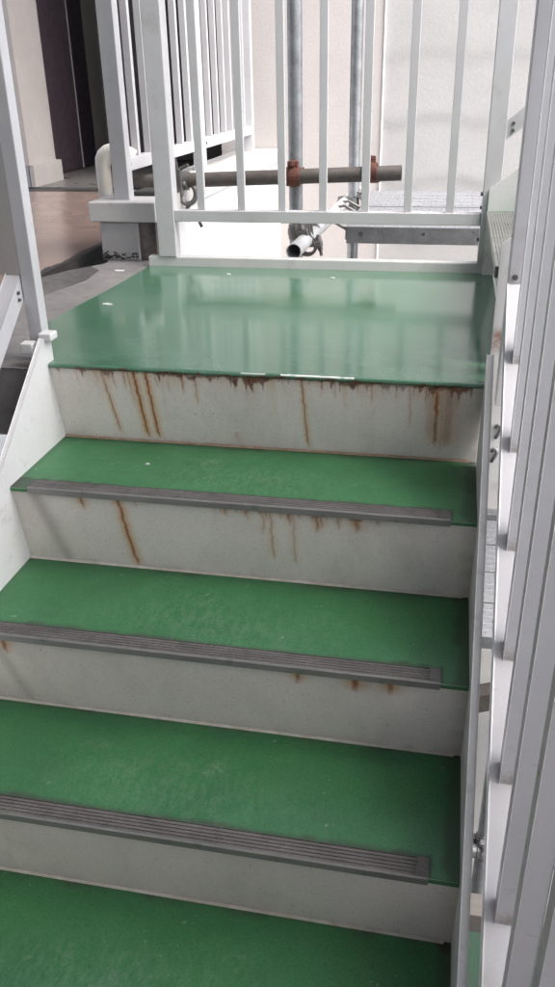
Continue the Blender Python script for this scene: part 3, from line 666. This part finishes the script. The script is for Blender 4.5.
clamp('small rust-stained clamp near the cut right end of the level tube', (xq, HY + R0 + .001, zq), (0, .25, 1), (1, 0, 0), 'clamp_rust')
# dangling open clamp with a loop beside the left guard post
hc = thing('scaffold_clamp', 'dark open clamp hanging in a loop beside the left guardrail post', 'clamp', (-.50, HY - .03, .2), 'scaffold clamps')
xh = -.572; zh = .2045 + (.238 - .2045) * ((xh + .76) / .95)
bm = bmesh.new(); hollow(bm, (xh - .024, HY, zh), (xh + .024, HY, zh), R0 + .008, R0 + .0004, 20); put(obj('collar', bm, 'clamp_steel'), hc)
bm = bmesh.new(); pts = []
for q in range(20):
    a_ = math.radians(100 + q * 16); pts.append((xh + .030 + 0.030 * math.cos(a_), HY - .040, zh - .038 + .034 * math.sin(a_)))
sweep(bm, pts, .0085, 10); put(obj('open_collar', bm, 'clamp_steel', smooth=True), hc)
bm = bmesh.new(); box(bm, xh - .012, xh + .014, HY - .052, HY - .028, zh - .05, zh + .045); put(obj('flange', bm, 'clamp_steel', bevel=.004), hc)
bm = bmesh.new(); cyl(bm, (xh - .02, HY - .045, zh + .03), (xh + .04, HY - .045, zh + .055), .006, 8); cyl(bm, (xh + .004, HY - .045, zh + .01), (xh - .006, HY - .045, zh + .075), .006, 8); put(obj('clamp_bolt', bm, 'bolt_steel'), hc)
bm = bmesh.new(); sweep(bm, [(xh + .055, HY - .04, zh - .012), (xh + .066, HY - .04, zh - .03), (xh + .058, HY - .04, zh - .055), (xh + .030, HY - .04, zh - .080), (xh + .010, HY - .04, zh - .108), (xh + .030, HY - .04, zh - .128), (xh + .060, HY - .04, zh - .118), (xh + .076, HY - .04, zh - .150)], .0065, 8); put(obj('tail_hook', bm, 'bolt_steel', smooth=True), hc)
# deck planks
def plank(label, x0, x1, y0, y1, zt, group, th=.045, perf=True, name='scaffold_plank'):
    rt = thing(name, label, 'plank', ((x0 + x1) / 2, (y0 + y1) / 2, zt - th), group)
    bm = bmesh.new(); n = 5; w = (y1 - y0) / n
    prof = []
    for q in range(n):
        a_ = y0 + q * w
        prof += [(a_ + .003, zt), (a_ + w - .006, zt), (a_ + w - .0055, zt - .0035), (a_ + w, zt - .0035)] if q < n - 1 else [(a_ + .003, zt), (y1 - .001, zt)]
    prof += [(y1 - .001, zt - .004), (y0 + .003, zt - .004)]
    prism(prof, 'x', x0, x1, bm); put(obj('deck_sheet', bm, 'galv_deck'), rt)
    for a_, b_ in ((y0, y0 + .0028), (y1 - .0008, y1 + .002)): put(obj('side_rail', bx(x0, x1, a_, b_, zt - th - .012, zt - .0005), 'galv'), rt)
    fr = bx(x0 - .004, x0 - .0002, y0 + .003, y1 - .001, zt - th, zt - .001); put(obj('end_rail', fr, 'galv'), rt)
    if perf:
        hb_ = bmesh.new(); rng = random.Random(3)
        for q in range(n):
            for s in range(int((x1 - x0) / .05)):
                for e in (.3, .62):
                    cx_ = x0 + .03 + s * .05 + (.02 if e > .5 else 0); cy_ = y0 + (q + e) * w
                    if cx_ > x0 + 1.3: continue
                    cyl(hb_, (cx_, cy_, zt - .0005), (cx_, cy_, zt + .0016), .0055, 6, .004)
        g2 = put(obj('grip_dimples', hb_, 'galv'), rt); g2['kind'] = 'stuff'
    for yy in (y0 + .06, y1 - .06):
        hk = bmesh.new(); sweep(hk, [(x0 - .002, yy, zt - .02), (x0 - .03, yy, zt - .005), (x0 - .062, yy, zt + .012), (x0 - .095, yy, zt + .005), (x0 - .102, yy, zt - .02)], .006, 8)
        put(obj('hook', hk, 'clamp_steel', smooth=True), rt)
    return rt
plank('grey galvanised scaffold plank nearest behind the guardrail, right of the uprights', -.002, 1.85, 1.50, 2.00, .048, 'scaffold planks behind the guardrail')
bolt('rivet', (.05, 1.4995, .024), (0, -1, 0), bpy.data.objects['scaffold_plank'], r=.010, t=.0015)
bolt('rivet', (.27, 1.4995, .026), (0, -1, 0), bpy.data.objects['scaffold_plank'], r=.007, t=.0015)
plank('galvanised scaffold plank next to the pale wall, behind the nearer plank', -.002, 1.85, 2.015, 2.515, .048, 'scaffold planks behind the guardrail')
for q, (lab) in enumerate(('farthest of four perforated planks seen far below past the right railing', 'second farthest of the perforated planks far below past the right railing',
                           'second nearest of the perforated planks far below past the right railing', 'nearest of the four perforated planks far below past the right railing')):
    plank(lab, .52, 1.9, 2.03 - q * .252, 2.274 - q * .252, -1.5, 'lower scaffold planks')
tag(obj('timber_beam', bx(.50, 2.4, .0, .07, -1.57, -1.50), 'timber_beam', bevel=.004), 'pale brown beam far below in the gap beside the right side plate', 'beam')
tag(obj('steel_beam', prism([(.40, -1.32), (2.4, -.50), (2.4, -.56), (.40, -1.38)], 'y', .60, .66), 'galv_old', bevel=.004), 'weathered sloping brace in the gap between right side plate and railing', 'brace')
tube('grey upright tube far below, seen through the gap at lower right', (.645, .70, -3.0), (.645, .70, -1.50), 'galv', 'scaffold tubes at the lower right', 'scaffold_standard')
clamp('small grey clamp far below in the gap at lower right', (.645, .70 - R0, -2.0), (0, 0, 1), (1, 0, 0), 'clamp_steel', 'scaffold clamps')
tube('level tube far below at lower right, held by a small clamp', (.35, .70 - 2 * R0 - .002, -2.0), (2.2, .70 - 2 * R0 - .002, -2.0), 'galv', 'scaffold tubes at the lower right', 'scaffold_ledger')

tag(obj('steel_beam', bx(.40, 2.4, 2.40, 2.47, -1.62, -1.53), 'galv', bevel=.004), 'grey steel beam beyond the far edge of the lower planks', 'beam')
# lower landing seen through the balusters
ll = thing('lower_landing', 'green lower landing glimpsed through the railing at bottom right', 'landing', (1.0, -.4, -3.0))
put(obj('deck', bx(.56, 1.7, -1.2, .50, -2.16, -2.10), 'green_shaded'), ll)
put(obj('edge_beam', bx(.56, 1.7, .501, .513, -2.25, -2.06), 'stair_coat_white'), ll)
for yy in (-1.15, .40): put(obj('leg', bx(1.0, 1.06, yy, yy + .06, -3.0, -2.16), 'stair_coat_white'), ll)

# ================================================================== SMALL THINGS
bm = bmesh.new(); path = [(-.800, 1.26, .10), (-.800, 1.26, .22)]
for q in range(9):
    a_ = math.pi - q * math.pi / 9; path.append((-.752 + .048 * math.cos(a_), 1.26, .272 + .050 * math.sin(a_)))
path = path[:9] + [(-.712, 1.262, .312), (-.690, 1.264, .300)]
sweep(bm, path, [.024] * 2 + [.025 + .003 * math.sin(q) for q in range(7)] + [.024, .024], 20)
tag(obj('foam_hose', bm, 'foam_white', smooth=True), 'white foam hose bent into an elbow over the coping, beside the railing post', 'hose')
tag(obj('rubber_mat', bx(-.690, -.560, 1.23, 1.34, .1802, .196), 'rope_dark', bevel=.004), 'dark pad lying on the coping beneath the level tube', 'pad')
def flake(label, x, y, z, s, seed):
    r = random.Random(seed); n = 7
    pts = [(x + s * r.uniform(.6, 1.1) * math.cos(2 * math.pi * i_ / n) * 1.5, y + s * r.uniform(.5, 1.1) * math.sin(2 * math.pi * i_ / n)) for i_ in range(n)]
    tag(obj('paint_flake', prism(pts, 'z', z, z + .0018), 'flake'), label, 'paint flake', 'paint flakes')
flake('largest white paint flake, on the concrete in front of the coping block', -.648, .935, -.0055, .016, 1)
flake('white paint flake on the left edge of the green landing', -.515, .50, .0003, .010, 2)
flake('tiny white paint flake at the back of the landing, left of centre', -.285, .90, .0003, .0065, 3)
flake('tiny white paint flake at the back of the landing, right of centre', .035, .885, .0003, .0060, 4)
flake('tiny white paint flake on the top step below the landing', -.215, -.085, -RISE + .0003, .0035, 5)
